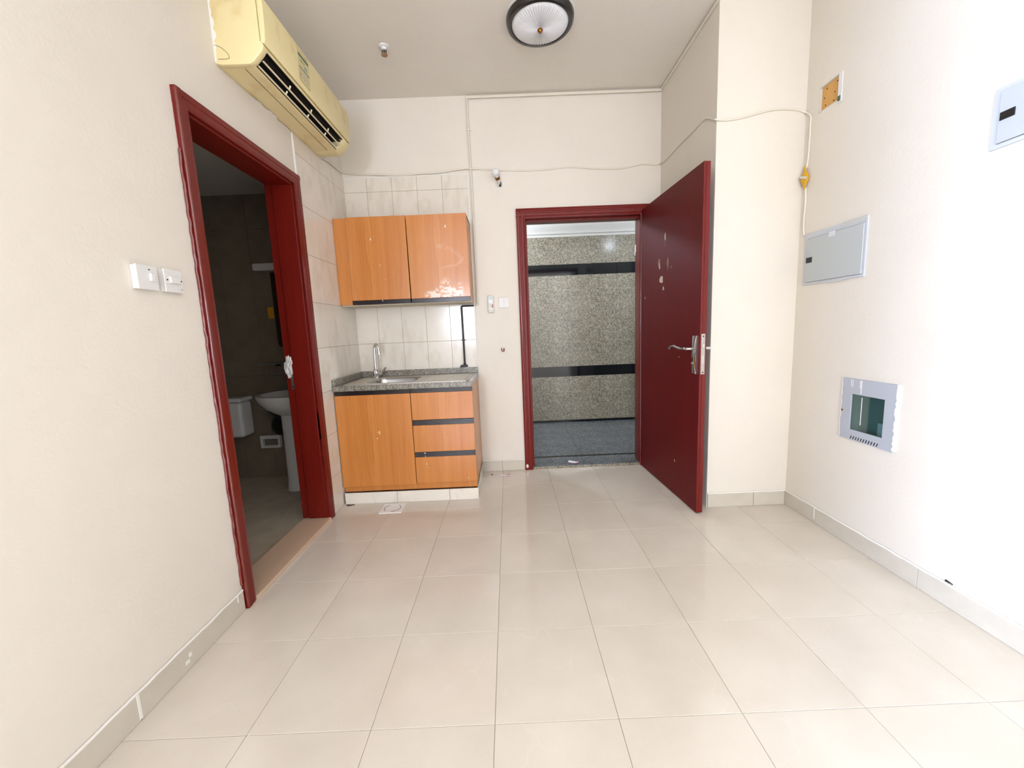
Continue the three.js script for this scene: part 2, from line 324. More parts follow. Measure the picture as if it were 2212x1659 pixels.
// ───────────────────────── entry door and frame
{
  const d = structure('door_1', 'dark red varnished entry door standing open into the room', 'door', [1.38, 0, 0]);
  // moulded architrave: profile across its width (t: 0 outer .. 0.071 inner, h: height off the wall)
  const prof = [[0, 0], [0, 0.016], [0.006, 0.02], [0.022, 0.02], [0.026, 0.0165], [0.034, 0.0165], [0.038, 0.02], [0.056, 0.02], [0.062, 0.015], [0.071, 0.013], [0.071, 0]];
  const postL = (x, y0, y1, sgn) => flat(new THREE.ExtrudeGeometry(polyShape(prof.map(([t, h]) => [x + sgn * t, -h])), { depth: y1 - y0, bevelEnabled: false }).rotateX(-Math.PI / 2).translate(0, y0, 0));
  mesh('architrave', postL(1.346, 0.001, 2.145, 1), M.mahog, d);
  mesh('architrave', postL(2.406, 0.001, 2.145, -1), M.mahog, d);
  mesh('architrave', sweepX(prof.map(([t, h]) => [h && h + 0.0007, 2.146 - t]), 1.3452, 2.4068), M.mahog, d);
  mesh('jamb', box(1.376, 1.417, 0.02, 2.11, -0.125, 0.012, 0.002), M.mahog, d);
  mesh('jamb', box(2.335, 2.374, 0.02, 2.11, -0.125, 0.012, 0.002), M.mahog, d);
  mesh('jamb', box(1.376, 2.374, 2.07, 2.111, -0.125, 0.012, 0.002), M.mahog, d);
  mesh('door_stop', [box(1.417, 1.43, 0.02, 2.07, -0.125, -0.035, 0.002), box(1.417, 2.335, 2.055, 2.07, -0.125, -0.035, 0.002)], M.mahog, d);
  mesh('paint_chip', [new THREE.SphereGeometry(0.013, 12, 8).scale(0.8, 1.3, 0.25).translate(1.364, 0.036, 0.0205)], M.whitePaint, d);
  // leaf: local z runs from the hinge to the lock edge, local x through its thickness
  const leaf = new THREE.Mesh(merge([box(0, 0.042, 0.008, 2.1, 0, 0.918, 0.0025)]), M.leaf); leaf.name = 'leaf'; leaf.castShadow = leaf.receiveShadow = true;
  leaf.position.set(2.34 - 1.38, 0, 0.022); leaf.rotation.y = 0.0504; d.add(leaf); origin.set(leaf, V(0, 0, 0));
  mesh('lipping', [box(0.0015, 0.014, 0.008, 2.1, 0.9165, 0.9205, 0.0015), box(0.017, 0.0405, 0.008, 2.1, 0.9165, 0.9195, 0.0015)], M.mahog, leaf);
  // backplate, bowed outwards
  const bow = []; for (let i = 0; i <= 16; i++) { const y = mix(0.89, 1.122, i / 16), k = Math.sin(Math.PI * i / 16), w = 0.024, cz = 0.868; const bx = -0.007 - 0.009 * k; bow.push([V(-0.0002, y, cz - w), V(bx * 0.6, y, cz - w), V(bx, y, cz - w * 0.3), V(bx, y, cz + w * 0.5), V(bx * 0.6, y, cz + w), V(-0.0002, y, cz + w)]); }
  mesh('backplate', loft(bow, true), M.chrome, leaf);
  mesh('lever', [tube([[-0.015, 1.044, 0.868], [-0.045, 1.044, 0.866], [-0.056, 1.044, 0.845], [-0.056, 1.042, 0.8], [-0.056, 1.047, 0.75], [-0.055, 1.055, 0.7], [-0.054, 1.049, 0.66], [-0.054, 1.036, 0.632]], 0.0085, 60, 12)], M.chrome, leaf);
  mesh('keyhole', [rod([-0.016, 0.955, 0.868], [-0.022, 0.955, 0.868], 0.006, 0.006, 18)], M.satin, leaf);
  mesh('lock_plate', [box(0.008, 0.032, 0.89, 1.133, 0.919, 0.922, 0.001)], M.satin, leaf);
  mesh('latch', [box(0.013, 0.027, 1.05, 1.075, 0.921, 0.931, 0.002), box(0.014, 0.026, 0.955, 1.005, 0.9215, 0.923, 0.001)], M.steelMatt, leaf);
  for (const y of [1.118, 0.902]) mesh('plate_screw', [rod([0.02, y, 0.9215], [0.02, y, 0.9232], 0.004)], M.dark, leaf);
  mesh('outer_lever', [rod([0.042, 1.044, 0.868], [0.095, 1.044, 0.868], 0.009), rod([0.09, 1.044, 0.878], [0.09, 1.044, 0.76], 0.009)], M.chrome, leaf);
  // torn bits of old stickers
  const bit = (s, y, w, h, m) => { const sh = []; for (let i = 0; i < 9; i++) { const a = i / 9 * Math.PI * 2, k = 0.75 + rnd() * 0.4; const c = Math.cos(a), n = Math.sin(a), q = Math.max(Math.abs(c), Math.abs(n)); sh.push([-(s + c / q * w / 2 * k), y + n / q * h / 2 * k]); } mesh('sticker_scrap', new THREE.ExtrudeGeometry(polyShape(sh), { depth: 0.0006, bevelEnabled: false }).rotateY(Math.PI / 2).translate(-0.0006, 0, 0), m, leaf); };
  const tan = S(0x8f6c52, 0.7), pale = S(0xc9b49a, 0.7), rust = S(0x6e3a2c, 0.7);
  bit(0.43, 1.80, 0.022, 0.05, pale); bit(0.438, 1.755, 0.03, 0.05, rust); bit(0.335, 1.64, 0.035, 0.06, tan); bit(0.345, 1.615, 0.018, 0.05, pale); bit(0.475, 1.61, 0.026, 0.08, tan); bit(0.47, 1.585, 0.016, 0.05, rust); bit(0.375, 1.515, 0.06, 0.05, pale); bit(0.41, 1.45, 0.02, 0.03, pale); bit(0.53, 1.58, 0.012, 0.02, tan); bit(0.08, 1.41, 0.012, 0.02, pale); bit(0.66, 0.98, 0.008, 0.01, pale); bit(0.62, 0.25, 0.01, 0.018, pale);
  mesh('torn_tape', [box(2.331, 2.335, 1.80, 1.86, -0.122, -0.1, 0.001), box(2.33, 2.334, 1.775, 1.81, -0.125, -0.112, 0.001)], M.paper, d);
}

// ───────────────────────── bathroom doorway
{
  const d = structure('door_2', 'dark red varnished frame of the open bathroom doorway', 'doorway', [0, 0, 1.19]);
  const prof = [[0, 0], [0, 0.017], [0.004, 0.021], [0.02, 0.021], [0.026, 0.021], [0.03, 0.0175], [0.036, 0.0175], [0.042, 0.019], [0.052, 0.0165], [0.062, 0.013], [0.062, 0]];
  const post = (z, y0, y1, sgn) => flat(new THREE.ExtrudeGeometry(polyShape(prof.map(([t, h]) => [h, -(z + sgn * t)])), { depth: y1 - y0, bevelEnabled: false }).rotateX(-Math.PI / 2).translate(0, y0, 0));
  mesh('architrave', post(1.655, 0.001, 2.178, -1), M.mahog, d);
  mesh('architrave', post(0.74, 0.001, 2.178, 1), M.mahog, d);
  mesh('architrave', sweepZ(prof.map(([t, h]) => [h && h + 0.0007, 2.179 - t]), 0.7392, 1.6558), M.mahog, d);
  mesh('jamb', box(-0.167, 0.012, 0.02, 2.15, 0.766, 0.802, 0.002), M.mahog, d);
  mesh('jamb', box(-0.167, 0.012, 0.02, 2.15, 1.592, 1.629, 0.002), M.mahog, d);
  mesh('jamb', box(-0.167, 0.012, 2.118, 2.151, 0.766, 1.629, 0.002), M.mahog, d);
  mesh('door_stop', [box(-0.118, 0.0, 0.02, 2.118, 0.802, 0.813, 0.002), box(-0.118, 0.0, 0.02, 2.118, 1.581, 1.592, 0.002), box(-0.118, 0.0, 2.106, 2.118, 0.802, 1.592, 0.002)], M.mahog, d);
  // ragged bead of old varnish and filler along the near edge
  const pts = []; for (let i = 0; i <= 60; i++) pts.push([0.003 + rnd() * 0.004, mix(0.12, 1.95, i / 60), 1.656 + rnd() * 0.004]);
  mesh('filler_bead', tube(pts, 0.006, 240, 8), M.varnish, d);
  const rim = []; for (let i = 0; i <= 40; i++) rim.push([0.0175 + rnd() * 0.0012, mix(0.01, 2.17, i / 40), 1.6525 + rnd() * 0.0014]);
  mesh('varnish_edge', tube(rim, 0.0055, 200, 10), M.varnish, d);
  mesh('strike_plate', [box(-0.14, -0.119, 0.885, 1.06, 0.8015, 0.8045, 0.001)], M.satin, d);
  mesh('plate_screw', [rod([-0.13, 0.9, 0.804], [-0.13, 0.9, 0.8065], 0.004)], M.dark, d);
  const wad = new THREE.IcosahedronGeometry(1, 2), wp = wad.attributes.position;
  for (let i = 0; i < wp.count; i++) { const k = 0.45 + 1.0 * vnoise(wp.getX(i) * 2.5 + 9.3, wp.getY(i) * 4 + wp.getZ(i) * 2 + 9.7, 64, 64, 5); wp.setXYZ(i, wp.getX(i) * k, wp.getY(i) * k, wp.getZ(i) * k); }
  wad.computeVertexNormals();
  mesh('white_tape', [wad.clone().scale(0.022, 0.075, 0.012).translate(-0.143, 1.02, 0.806), wad.clone().scale(0.016, 0.03, 0.012).translate(-0.128, 1.06, 0.807)], M.white, d);
  const t = structure('trim_2', 'pinkish beige marble threshold of the bathroom doorway', 'threshold', [0, 0, 1.19]);
  mesh('slab', box(-0.165, 0.022, 0.0, 0.019, 0.802, 1.592, 0.003), M.marble, t);
}

// ───────────────────────── kitchenette: upper cabinet
function gripZ(x0, x1, y0, y1, z) { // ridged dark grip strip on a front at depth z
  const n = 5, g = [box(x0, x1, y0, y1, z - 0.018, z - 0.004, 0.001)];
  for (let i = 0; i < n; i++) { const a = mix(y0, y1, i / n); g.push(box(x0, x1, a + 0.0008, a + (y1 - y0) / n - 0.0008, z - 0.008, z - (i % 2 ? 0.002 : 0), 0.0015)); }
  return g;
}
{
  const c = thing('wall_cabinet', 'orange beech kitchen wall cabinet with two doors above the sink', 'cabinet', [0.49, 1.43, 0]);
  mesh('body', [box(0.009, 0.027, 1.436, 2.044, 0.009, 0.273), box(0.959, 0.977, 1.436, 2.044, 0.009, 0.273, 0.001), box(0.009, 0.977, 2.028, 2.045, 0.009, 0.273, 0.001), box(0.027, 0.959, 1.45, 2.028, 0.009, 0.014)], M.beech, c);
  mesh('bottom_panel', box(0.009, 0.977, 1.424, 1.436, 0.009, 0.272, 0.001), M.carcass, c);
  mesh('filler_strip', box(0.009, 0.1005, 1.432, 2.048, 0.274, 0.2935, 0.0012), M.beech, c);
  const d1 = mesh('door', box(0.102, 0.5325, 1.462, 2.053, 0.275, 0.295, 0.0012), M.beech, c);
  mesh('grip_strip', gripZ(0.102, 0.5325, 1.43, 1.4615, 0.295), M.grip, d1);
  // right door, hung slightly out of line
  const d2g = box(0.5385, 0.9755, 1.462, 2.0525, 0.277, 0.298, 0.0012), d2h = merge(gripZ(0.5385, 0.9755, 1.43, 1.4615, 0.298));
  for (const g of [d2g, d2h]) { g.translate(-0.9755, -2.05, 0); g.rotateZ(0.0045); g.translate(0.9755, 2.05, 0); }
  const d2 = mesh('door', d2g, M.beechScraped, c); mesh('grip_strip', d2h, M.grip, d2);
  const chip = (x, y, w, h) => mesh('paint_chip', box(x - w / 2, x + w / 2, y - h / 2, y + h / 2, 0.2945, 0.2956, 0.0005), M.whitePaint, d1);
  chip(0.273, 1.895, 0.005, 0.014); chip(0.327, 1.71, 0.004, 0.008); chip(0.36, 1.61, 0.003, 0.004); chip(0.325, 1.455, 0.005, 0.01);
  mesh('paint_chip', box(0.818, 0.824, 1.955, 1.975, 0.2978, 0.2986, 0.0004), M.whitePaint, d2);
}
// base cabinet
{
  const c = thing('base_cabinet', 'orange beech kitchen base cabinet with a door and three drawers under the sink', 'cabinet', [0.49, 0.082, 0.28]);
  mesh('body', [box(0.009, 0.027, 0.084, 0.824, 0.009, 0.538), box(0.959, 0.977, 0.084, 0.824, 0.009, 0.54, 0.001), box(0.009, 0.977, 0.084, 0.1, 0.009, 0.538), box(0.534, 0.548, 0.1, 0.824, 0.009, 0.536), box(0.02, 0.97, 0.1, 0.824, 0.009, 0.014)], M.beech, c);
  mesh('bottom_rail', [box(0.016, 0.5455, 0.083, 0.14, 0.52, 0.540, 0.001), box(0.5465, 0.976, 0.083, 0.14, 0.52, 0.541, 0.001)], M.beech, c);
  const door = mesh('door', box(0.013, 0.5405, 0.127, 0.7915, 0.542, 0.562, 0.0012), M.beech, c);
  mesh('grip_strip', gripZ(0.013, 0.5405, 0.792, 0.8245, 0.562), M.grip, door);
  mesh('scratch', [box(0.29, 0.305, 0.518, 0.522, 0.5615, 0.5626, 0.0004), box(0.302, 0.312, 0.507, 0.531, 0.5615, 0.5626, 0.0004), box(0.281, 0.294, 0.475, 0.481, 0.5615, 0.5625, 0.0004)], S(0xdcb083, 0.6), door);
  for (const [y0, y1, g1] of [[0.5985, 0.7915, 0.8245], [0.365, 0.5585, 0.596], [0.134, 0.327, 0.3635]]) {
    const d = mesh('drawer', box(0.5455, 0.978, y0, y1, 0.542, 0.562, 0.0012), M.beech, c);
    mesh('grip_strip', gripZ(0.5455, 0.978, y1 + 0.0005, g1, 0.562), M.grip, d);
    if (y0 < 0.2) mesh('paint_chip', [box(0.612, 0.622, 0.352, 0.359, 0.5615, 0.5632, 0.0006), box(0.616, 0.622, 0.331, 0.336, 0.5615, 0.5632, 0.0006), box(0.621, 0.625, 0.27, 0.279, 0.5615, 0.5626, 0.0005), box(0.628, 0.631, 0.247, 0.251, 0.5615, 0.5626, 0.0005), box(0.917, 0.92, 0.155, 0.164, 0.5615, 0.5626, 0.0005)], M.whitePaint, d);
  }
  const p = structure('trim_1', 'pale tiled plinth below the base cabinet', 'plinth', [0.5, 0, 0.3]);
  for (const [a, b] of [[0.02, 0.395], [0.397, 0.775], [0.777, 0.984]]) mesh('tile', box(a, b, 0.0, 0.081, 0.556, 0.566, 0.0012), M.wallTile, p);
  mesh('side_tile', box(0.975, 0.983, 0.0, 0.081, 0.012, 0.555, 0.0012), M.wallTile, p);
}
// worktop, sink, tap
{
  const w = thing('worktop', 'speckled grey granite worktop with low upstands on the base cabinet', 'worktop', [0.49, 0.826, 0.28]);
  const s = rectShape(0.0085, 0.981, -0.578, -0.0085); s.holes.push(rectHole(0.19, 0.56, -0.505, -0.145));
  mesh('slab', new THREE.ExtrudeGeometry(s, { depth: 0.036, bevelEnabled: false }).rotateX(-Math.PI / 2).translate(0, 0.8255, 0), M.worktop, w);
  mesh('upstand', box(0.0285, 0.981, 0.862, 0.909, 0.0085, 0.028, 0.002), M.worktop, w);
  mesh('upstand', box(0.0085, 0.028, 0.862, 0.909, 0.0085, 0.57, 0.002), M.worktop, w);
  const k = thing('sink', 'stainless steel sink with drainer let into the granite worktop', 'sink', [0.5, 0.7, 0.3]);
  const f = new THREE.Shape(); const R = roundRing(0.06, 0.955, 0.06, 0.545, 0.03, 0); R.forEach((v, i) => i ? f.lineTo(v.x, -v.z) : f.moveTo(v.x, -v.z)); f.closePath();
  const h = new THREE.Path(); roundRing(0.2, 0.555, 0.155, 0.49, 0.06, 0).reverse().forEach((v, i) => i ? h.lineTo(v.x, -v.z) : h.moveTo(v.x, -v.z)); h.closePath(); f.holes.push(h);
  mesh('flange', new THREE.ExtrudeGeometry(f, { depth: 0.0025, bevelEnabled: false }).rotateX(-Math.PI / 2).translate(0, 0.8618, 0), M.steelMatt, k);
  mesh('bowl', loft([roundRing(0.2, 0.555, 0.155, 0.49, 0.06, 0.8643), roundRing(0.204, 0.551, 0.159, 0.486, 0.058, 0.859), roundRing(0.208, 0.547, 0.163, 0.482, 0.056, 0.84), roundRing(0.215, 0.54, 0.17, 0.475, 0.055, 0.74), roundRing(0.235, 0.52, 0.19, 0.455, 0.05, 0.722)], true), M.steel, k);
  const ribs = []; for (let i = 0; i < 7; i++) ribs.push(box(0.62, 0.92, 0.8642, 0.8662, 0.13 + i * 0.055, 0.137 + i * 0.055, 0.001));
  mesh('drainer_rib', ribs, M.steelMatt, k);
  mesh('waste', [rod([0.37, 0.7225, 0.32], [0.37, 0.7245, 0.32], 0.035)], M.chrome, k);
  const t = thing('kitchen_tap', 'chrome swan neck mixer tap behind the sink', 'tap', [0.165, 0.864, 0.1]);
  mesh('base', [lathe([[0, 0], [0.029, 0], [0.029, 0.006], [0.024, 0.012], [0.0235, 0.045], [0.021, 0.058], [0.013, 0.07], [0, 0.07]]).translate(0.165, 0.8645, 0.1)], M.chrome, t);
  mesh('spout', [tube([[0.165, 0.91, 0.1], [0.164, 0.98, 0.1], [0.166, 1.06, 0.1], [0.169, 1.108, 0.103], [0.183, 1.13, 0.11], [0.2, 1.116, 0.119], [0.208, 1.085, 0.124], [0.211, 1.06, 0.126]], 0.0105, 80, 14), rod([0.211, 1.062, 0.126], [0.2115, 1.05, 0.1265], 0.0125)], M.chrome, t);
  mesh('lever', [rod([0.176, 0.886, 0.104], [0.212, 0.9, 0.116], 0.02, 0.015), loft([[0.2, 0.89, 0.017], [0.222, 0.912, 0.016], [0.24, 0.932, 0.012], [0.252, 0.946, 0.007]].map(([x, y, w]) => [0, 1, 2, 3, 4, 5, 6, 7].map((i) => { const a = i / 8 * Math.PI * 2; return V(x + Math.cos(a) * w * 0.5, y - Math.cos(a) * w * 0.5, 0.115 + Math.sin(a) * w); })), true)], M.chrome, t);
}
// gas pipe
{
  const g = thing('gas_pipe', 'black gas pipe with a valve on the backsplash tiles', 'pipe', [0.876, 0.909, 0.02]);
  mesh('pipe', [tube([[0.976, 1.409, 0.03], [0.93, 1.409, 0.03], [0.89, 1.409, 0.03], [0.8775, 1.406, 0.03], [0.8745, 1.394, 0.03], [0.875, 1.34, 0.03], [0.876, 1.13, 0.026], [0.877, 0.94, 0.026]], 0.0075, 90, 10, 0.3)], M.blackPipe, g);
  mesh('valve', [box(0.842, 0.9, 0.913, 0.931, 0.012, 0.04, 0.006), rod([0.877, 0.924, 0.026], [0.877, 0.945, 0.026], 0.011), box(0.84, 0.852, 0.911, 0.928, 0.02, 0.05, 0.004)], M.blackPlastic, g);
  mesh('pipe_clip', [box(0.862, 0.892, 1.13, 1.139, 0.008, 0.036, 0.002)], M.blackPlastic, g);
}
{
  const b = thing('conduit', 'cream painted pipe dropping down the wall beside the wall cabinet', 'conduit', [1.0, 1.41, 0.008]);
  mesh('pipe', [tube([[0.996, 1.41, 0.026], [1.003, 1.425, 0.017], [1.007, 1.46, 0.0165], [1.008, 1.8, 0.0165], [1.009, 2.1, 0.0165], [1.008, 2.46, 0.0165], [1.004, 2.74, 0.0165], [1.006, 2.957, 0.0165]], 0.0062, 160, 8)], M.cream, b);
  mesh('pipe_clip', [box(0.99, 1.02, 2.733, 2.741, 0.0105, 0.022, 0.002)], M.cream, b);
  const t = thing('cable_trunking', 'thin cream trunking under the ceiling edge over the entry door and pillar', 'trunking', [1.8, 2.958, 0.01]);
  mesh('length', [box(1.0, 2.494, 2.958, 2.974, 0.0105, 0.022, 0.003)], M.cream, t);
  mesh('length', [box(XP - 0.013, XP - 0.0005, 2.962, 2.98, 0.0105, 0.86, 0.003)], M.cream, t);
}

// ───────────────────────── air conditioner
{
  const a = thing('air_conditioner', 'yellowed split air conditioner high on the left wall', 'air conditioner', [0, 2.418, 0.89]);
  const top = [[0.206, 2.51], [0.2055, 2.6], [0.205, 2.685], [0.19, 2.7], [0.15, 2.706], [0, 2.706]];
  const solid = [[0.0, 2.425], [0.03, 2.419], [0.152, 2.419], [0.172, 2.430], [0.205, 2.463], [0.216, 2.478], [0.22, 2.49], [0.214, 2.503], ...top];
  const notch = [[0.0, 2.425], [0.03, 2.419], [0.152, 2.419], [0.162, 2.424], [0.135, 2.475], [0.16, 2.505], [0.2, 2.492], [0.214, 2.482], [0.219, 2.49], [0.214, 2.503], ...top];
  mesh('body', [sweepZ(solid, 1.335, 1.366, 0.003), sweepZ(solid, 0.408, 0.498, 0.003), sweepZ(notch, 0.497, 1.336)], M.ac, a);
  mesh('front_panel', sweepZ([[0.2085, 2.505], [0.224, 2.497], [0.23, 2.51], [0.2335, 2.57], [0.2345, 2.66], [0.229, 2.69], [0.212, 2.70], [0.2085, 2.685]], 0.408, 1.366, 0.004), M.ac, a);
  mesh('outlet_lining', sweepZ([[0.163, 2.4255], [0.137, 2.475], [0.161, 2.503], [0.2, 2.490], [0.213, 2.482], [0.208, 2.482], [0.16, 2.498], [0.14, 2.475], [0.166, 2.428]], 0.499, 1.334), M.dark, a);
  mesh('back_of_outlet', box(0.138, 0.2, 2.472, 2.4735, 0.499, 1.334), M.dark, a);
  const lv = (x, y) => mesh('louvre', sweepZ([[x - 0.003, y - 0.0012], [x + 0.004, y + 0.0022], [x + 0.0035, y + 0.0034], [x - 0.0035, y + 0.0002]], 0.5, 1.333), M.acPale, a);
  lv(0.193, 2.4465); lv(0.17, 2.4275);
  for (const z of [1.115, 0.895, 0.685, 0.508]) { mesh('louvre_pin', rod([0.193, 2.448, z], [0.2, 2.466, z], 0.004), M.acPale, a); mesh('louvre_pin', rod([0.17, 2.429, z - 0.004], [0.18, 2.444, z - 0.004], 0.004), M.acPale, a); }
  mesh('seam', box(0.108, 0.1105, 2.4184, 2.4195, 0.508, 1.333), M.dark, a);
  mesh('knockout_line', [tube([[0.004, 2.499, 1.3665], [0.03, 2.489, 1.3665], [0.055, 2.468, 1.3665], [0.064, 2.452, 1.3665], [0.058, 2.442, 1.3665], [0.014, 2.4415, 1.3665]], 0.0009, 60, 5)], S(0x5a4a30, 0.8), a);
  { // wall paint lapped over the casing with a ragged edge
    const e = [[0, 2.43]]; for (let i = 0; i <= 16; i++) e.push([0.004 + rnd() * 0.016 * (i > 3 ? 1 : 0.6), mix(2.43, 2.7, i / 16)]); e.push([0, 2.7]);
    mesh('paint_overlap', new THREE.ExtrudeGeometry(polyShape(e), { depth: 0.0006, bevelEnabled: false }).translate(0, 0, 1.3659), M.whitePaint, a);
    const u = [[-1.13, 0]]; for (let i = 0; i <= 18; i++) u.push([mix(-1.13, -0.75, i / 18), 0.006 + rnd() * 0.03 * Math.sin(Math.PI * i / 18)]); u.push([-0.75, 0]);
    mesh('paint_overlap', new THREE.ExtrudeGeometry(polyShape(u.map(([z, x]) => [x, z])), { depth: 0.001, bevelEnabled: false }).rotateX(-Math.PI / 2).translate(0, 2.4178, 0), M.whitePaint, a);
  }
  const cv = document.createElement('canvas'); cv.width = 240; cv.height = 340; const x = cv.getContext('2d');
  x.fillStyle = '#d9c793'; x.fillRect(0, 0, 240, 340); x.fillStyle = '#1f5a48'; x.fillRect(6, 60, 220, 26); x.fillStyle = '#275a3c'; x.fillRect(40, 118, 54, 12); x.fillStyle = '#8aa25a'; x.fillRect(104, 112, 36, 16); x.fillStyle = '#a9ad95'; x.fillRect(150, 30, 60, 20); x.fillStyle = '#1f5a48'; x.fillRect(6, 196, 226, 12);
  x.fillStyle = '#b9b39a'; for (let i = 0; i < 9; i++) x.fillRect(14 + (i % 3) * 70, 224 + Math.floor(i / 3) * 34, 50 - (i * 7) % 20, 20); x.fillStyle = '#b48a6a'; x.fillRect(20, 260, 30, 26); x.fillStyle = '#9fb09c'; x.fillRect(120, 140, 70, 40);
  const ct = new THREE.CanvasTexture(cv); ct.colorSpace = THREE.SRGBColorSpace;
  const st = new THREE.BoxGeometry(0.112, 0.155, 0.0006); st.rotateY(Math.PI / 2); st.rotateZ(-0.012).translate(0.2349, 2.60, 1.018);
  mesh('energy_sticker', st, new THREE.MeshStandardMaterial({ map: ct, roughness: 0.5 }), a, true);
}
// signal cable painted over, from the air conditioner round to the distribution board
{
  const c = thing('signal_cable', 'sagging cream painted cable strung along the walls to the breaker panel', 'cable', [0, 2.42, 0.3]);
  mesh('run', [tube([[0.006, 2.424, 0.415], [0.012, 2.436, 0.33], [0.012, 2.45, 0.24], [0.012, 2.455, 0.12], [0.014, 2.464, 0.03], [0.03, 2.463, 0.012], [0.082, 2.453, 0.012], [0.229, 2.444, 0.012], [0.377, 2.434, 0.012], [0.488, 2.43, 0.012], [0.599, 2.435, 0.012], [0.748, 2.439, 0.01], [0.935, 2.456, 0.016], [1.008, 2.457, 0.0175], [1.098, 2.452, 0.0045], [1.278, 2.438, 0.0045], [1.42, 2.431, 0.0045], [1.583, 2.432, 0.0045], [1.787, 2.443, 0.0045], [1.99, 2.424, 0.0045], [2.174, 2.419, 0.0045], [2.347, 2.443, 0.0045], [2.449, 2.436, 0.0045], [2.487, 2.441, 0.008]], 0.0055, 420, 7)], M.cream, c);
  mesh('run', [tube([[2.487, 2.441, 0.006], [XP - 0.0045, 2.43, 0.113], [XP - 0.0045, 2.431, 0.365], [XP - 0.0045, 2.425, 0.561], [XP - 0.0045, 2.42, 0.723], [XP - 0.0045, 2.37, 0.82], [XP - 0.003, 2.352, 0.854], [2.552, 2.347, ZP + 0.0045], [2.635, 2.355, ZP + 0.0045], [2.723, 2.374, ZP + 0.0045], [2.819, 2.392, ZP + 0.0045], [2.93, 2.391, ZP + 0.0045], [3.0, 2.372, ZP + 0.006], [XR - 0.0045, 2.335, 0.893], [XR - 0.0045, 2.281, 0.898], [XR - 0.0045, 2.123, 0.895], [XR - 0.005, 2.06, 0.885]], 0.0055, 300, 7)], M.cream, c);
  mesh('run', [tube([[XR - 0.005, 1.95, 0.888], [XR - 0.0045, 1.88, 0.892], [XR - 0.0045, 1.776, 0.887], [XR - 0.0045, 1.71, 0.89], [XR - 0.0045, 1.68, 0.9]], 0.0055, 60, 7)], M.cream, c);
  const j = thing('cable_joint', 'yellow taped cable joint on the right wall above the breaker panel', 'cable joint', [XR, 2.006, 0.886]);
  mesh('tape', [lathe([[0.001, -0.066], [0.006, -0.06], [0.009, -0.045], [0.026, -0.02], [0.029, -0.004], [0.026, 0.012], [0.012, 0.03], [0.008, 0.046], [0.009, 0.06], [0.001, 0.066]], 20).scale(0.5, 1, 1).rotateX(-0.06).translate(XR - 0.013, 2.006, 0.886)], M.yellow, j);
  mesh('foil_band', [box(-0.004, 0.004, -0.007, 0.007, -0.026, 0.03, 0.003).rotateX(0.35).translate(XR - 0.028, 2.006, 0.892)], M.chrome, j);
}
// ───────────────────────── ceiling fittings
{
  const L = thing('ceiling_lamp', 'round flush ceiling lamp with ribbed white glass and black rim', 'lamp', [1.505, H, 0.745]);
  mesh('rim', [lathe([[0.165, -0.036], [0.17, -0.042], [0.185, -0.04], [0.194, -0.03], [0.197, -0.012], [0.197, -0.0005], [0.16, -0.0005], [0.16, -0.03], [0.165, -0.036]], 72).translate(1.505, H, 0.745)], M.ring, L);
  mesh('canopy', [lathe([[0.0, -0.0004], [0.204, -0.0004], [0.204, -0.006], [0.197, -0.008], [0.0, -0.008]], 72).translate(1.505, H, 0.745)], M.white, L);
  const seg = 120, rings = []; for (let k = 0; k <= 10; k++) { const t = k / 10, r = 0.164 * Math.cos(t * Math.PI / 2 * 0.96), y = -0.034 - 0.03 * Math.sin(t * Math.PI / 2); const ring = []; for (let i = 0; i < seg; i++) { const a = i / seg * Math.PI * 2, rr = r * (1 + 0.0), dy = 0.0022 * (i % 2 ? 1 : -1) * Math.min(1, (r / 0.05)); ring.push(V(1.505 + rr * Math.cos(a), H + y + dy, 0.745 + rr * Math.sin(a))); } rings.push(ring); }
  mesh('glass_shade', loft(rings, true), M.opal, L);
  mesh('finial', [lathe([[0.0001, -0.082], [0.006, -0.081], [0.011, -0.076], [0.0125, -0.07], [0.016, -0.067], [0.016, -0.062], [0, -0.06]], 24).translate(1.505, H, 0.745)], M.brass, L);
  const s = thing('sprinkler', 'small white fire sprinkler head hanging from the ceiling', 'sprinkler', [0.544, H, 0.56]);
  mesh('escutcheon', [lathe([[0, 0], [0.033, -0.0003], [0.031, -0.006], [0.02, -0.011], [0.014, -0.022], [0, -0.022]], 32).translate(0.544, H, 0.56)], M.white, s);
  mesh('frame_arms', [rod([0.532, H - 0.02, 0.56], [0.534, H - 0.048, 0.56], 0.003), rod([0.556, H - 0.02, 0.56], [0.554, H - 0.048, 0.56], 0.003), rod([0.544, H - 0.02, 0.56], [0.544, H - 0.05, 0.56], 0.0035)], M.dark, s);
  mesh('deflector', [rod([0.544, H - 0.048, 0.56], [0.544, H - 0.052, 0.56], 0.02), rod([0.544, H - 0.052, 0.56], [0.544, H - 0.058, 0.56], 0.007)], S(0xb08a70, 0.4, { metalness: 0.5 }), s);
}
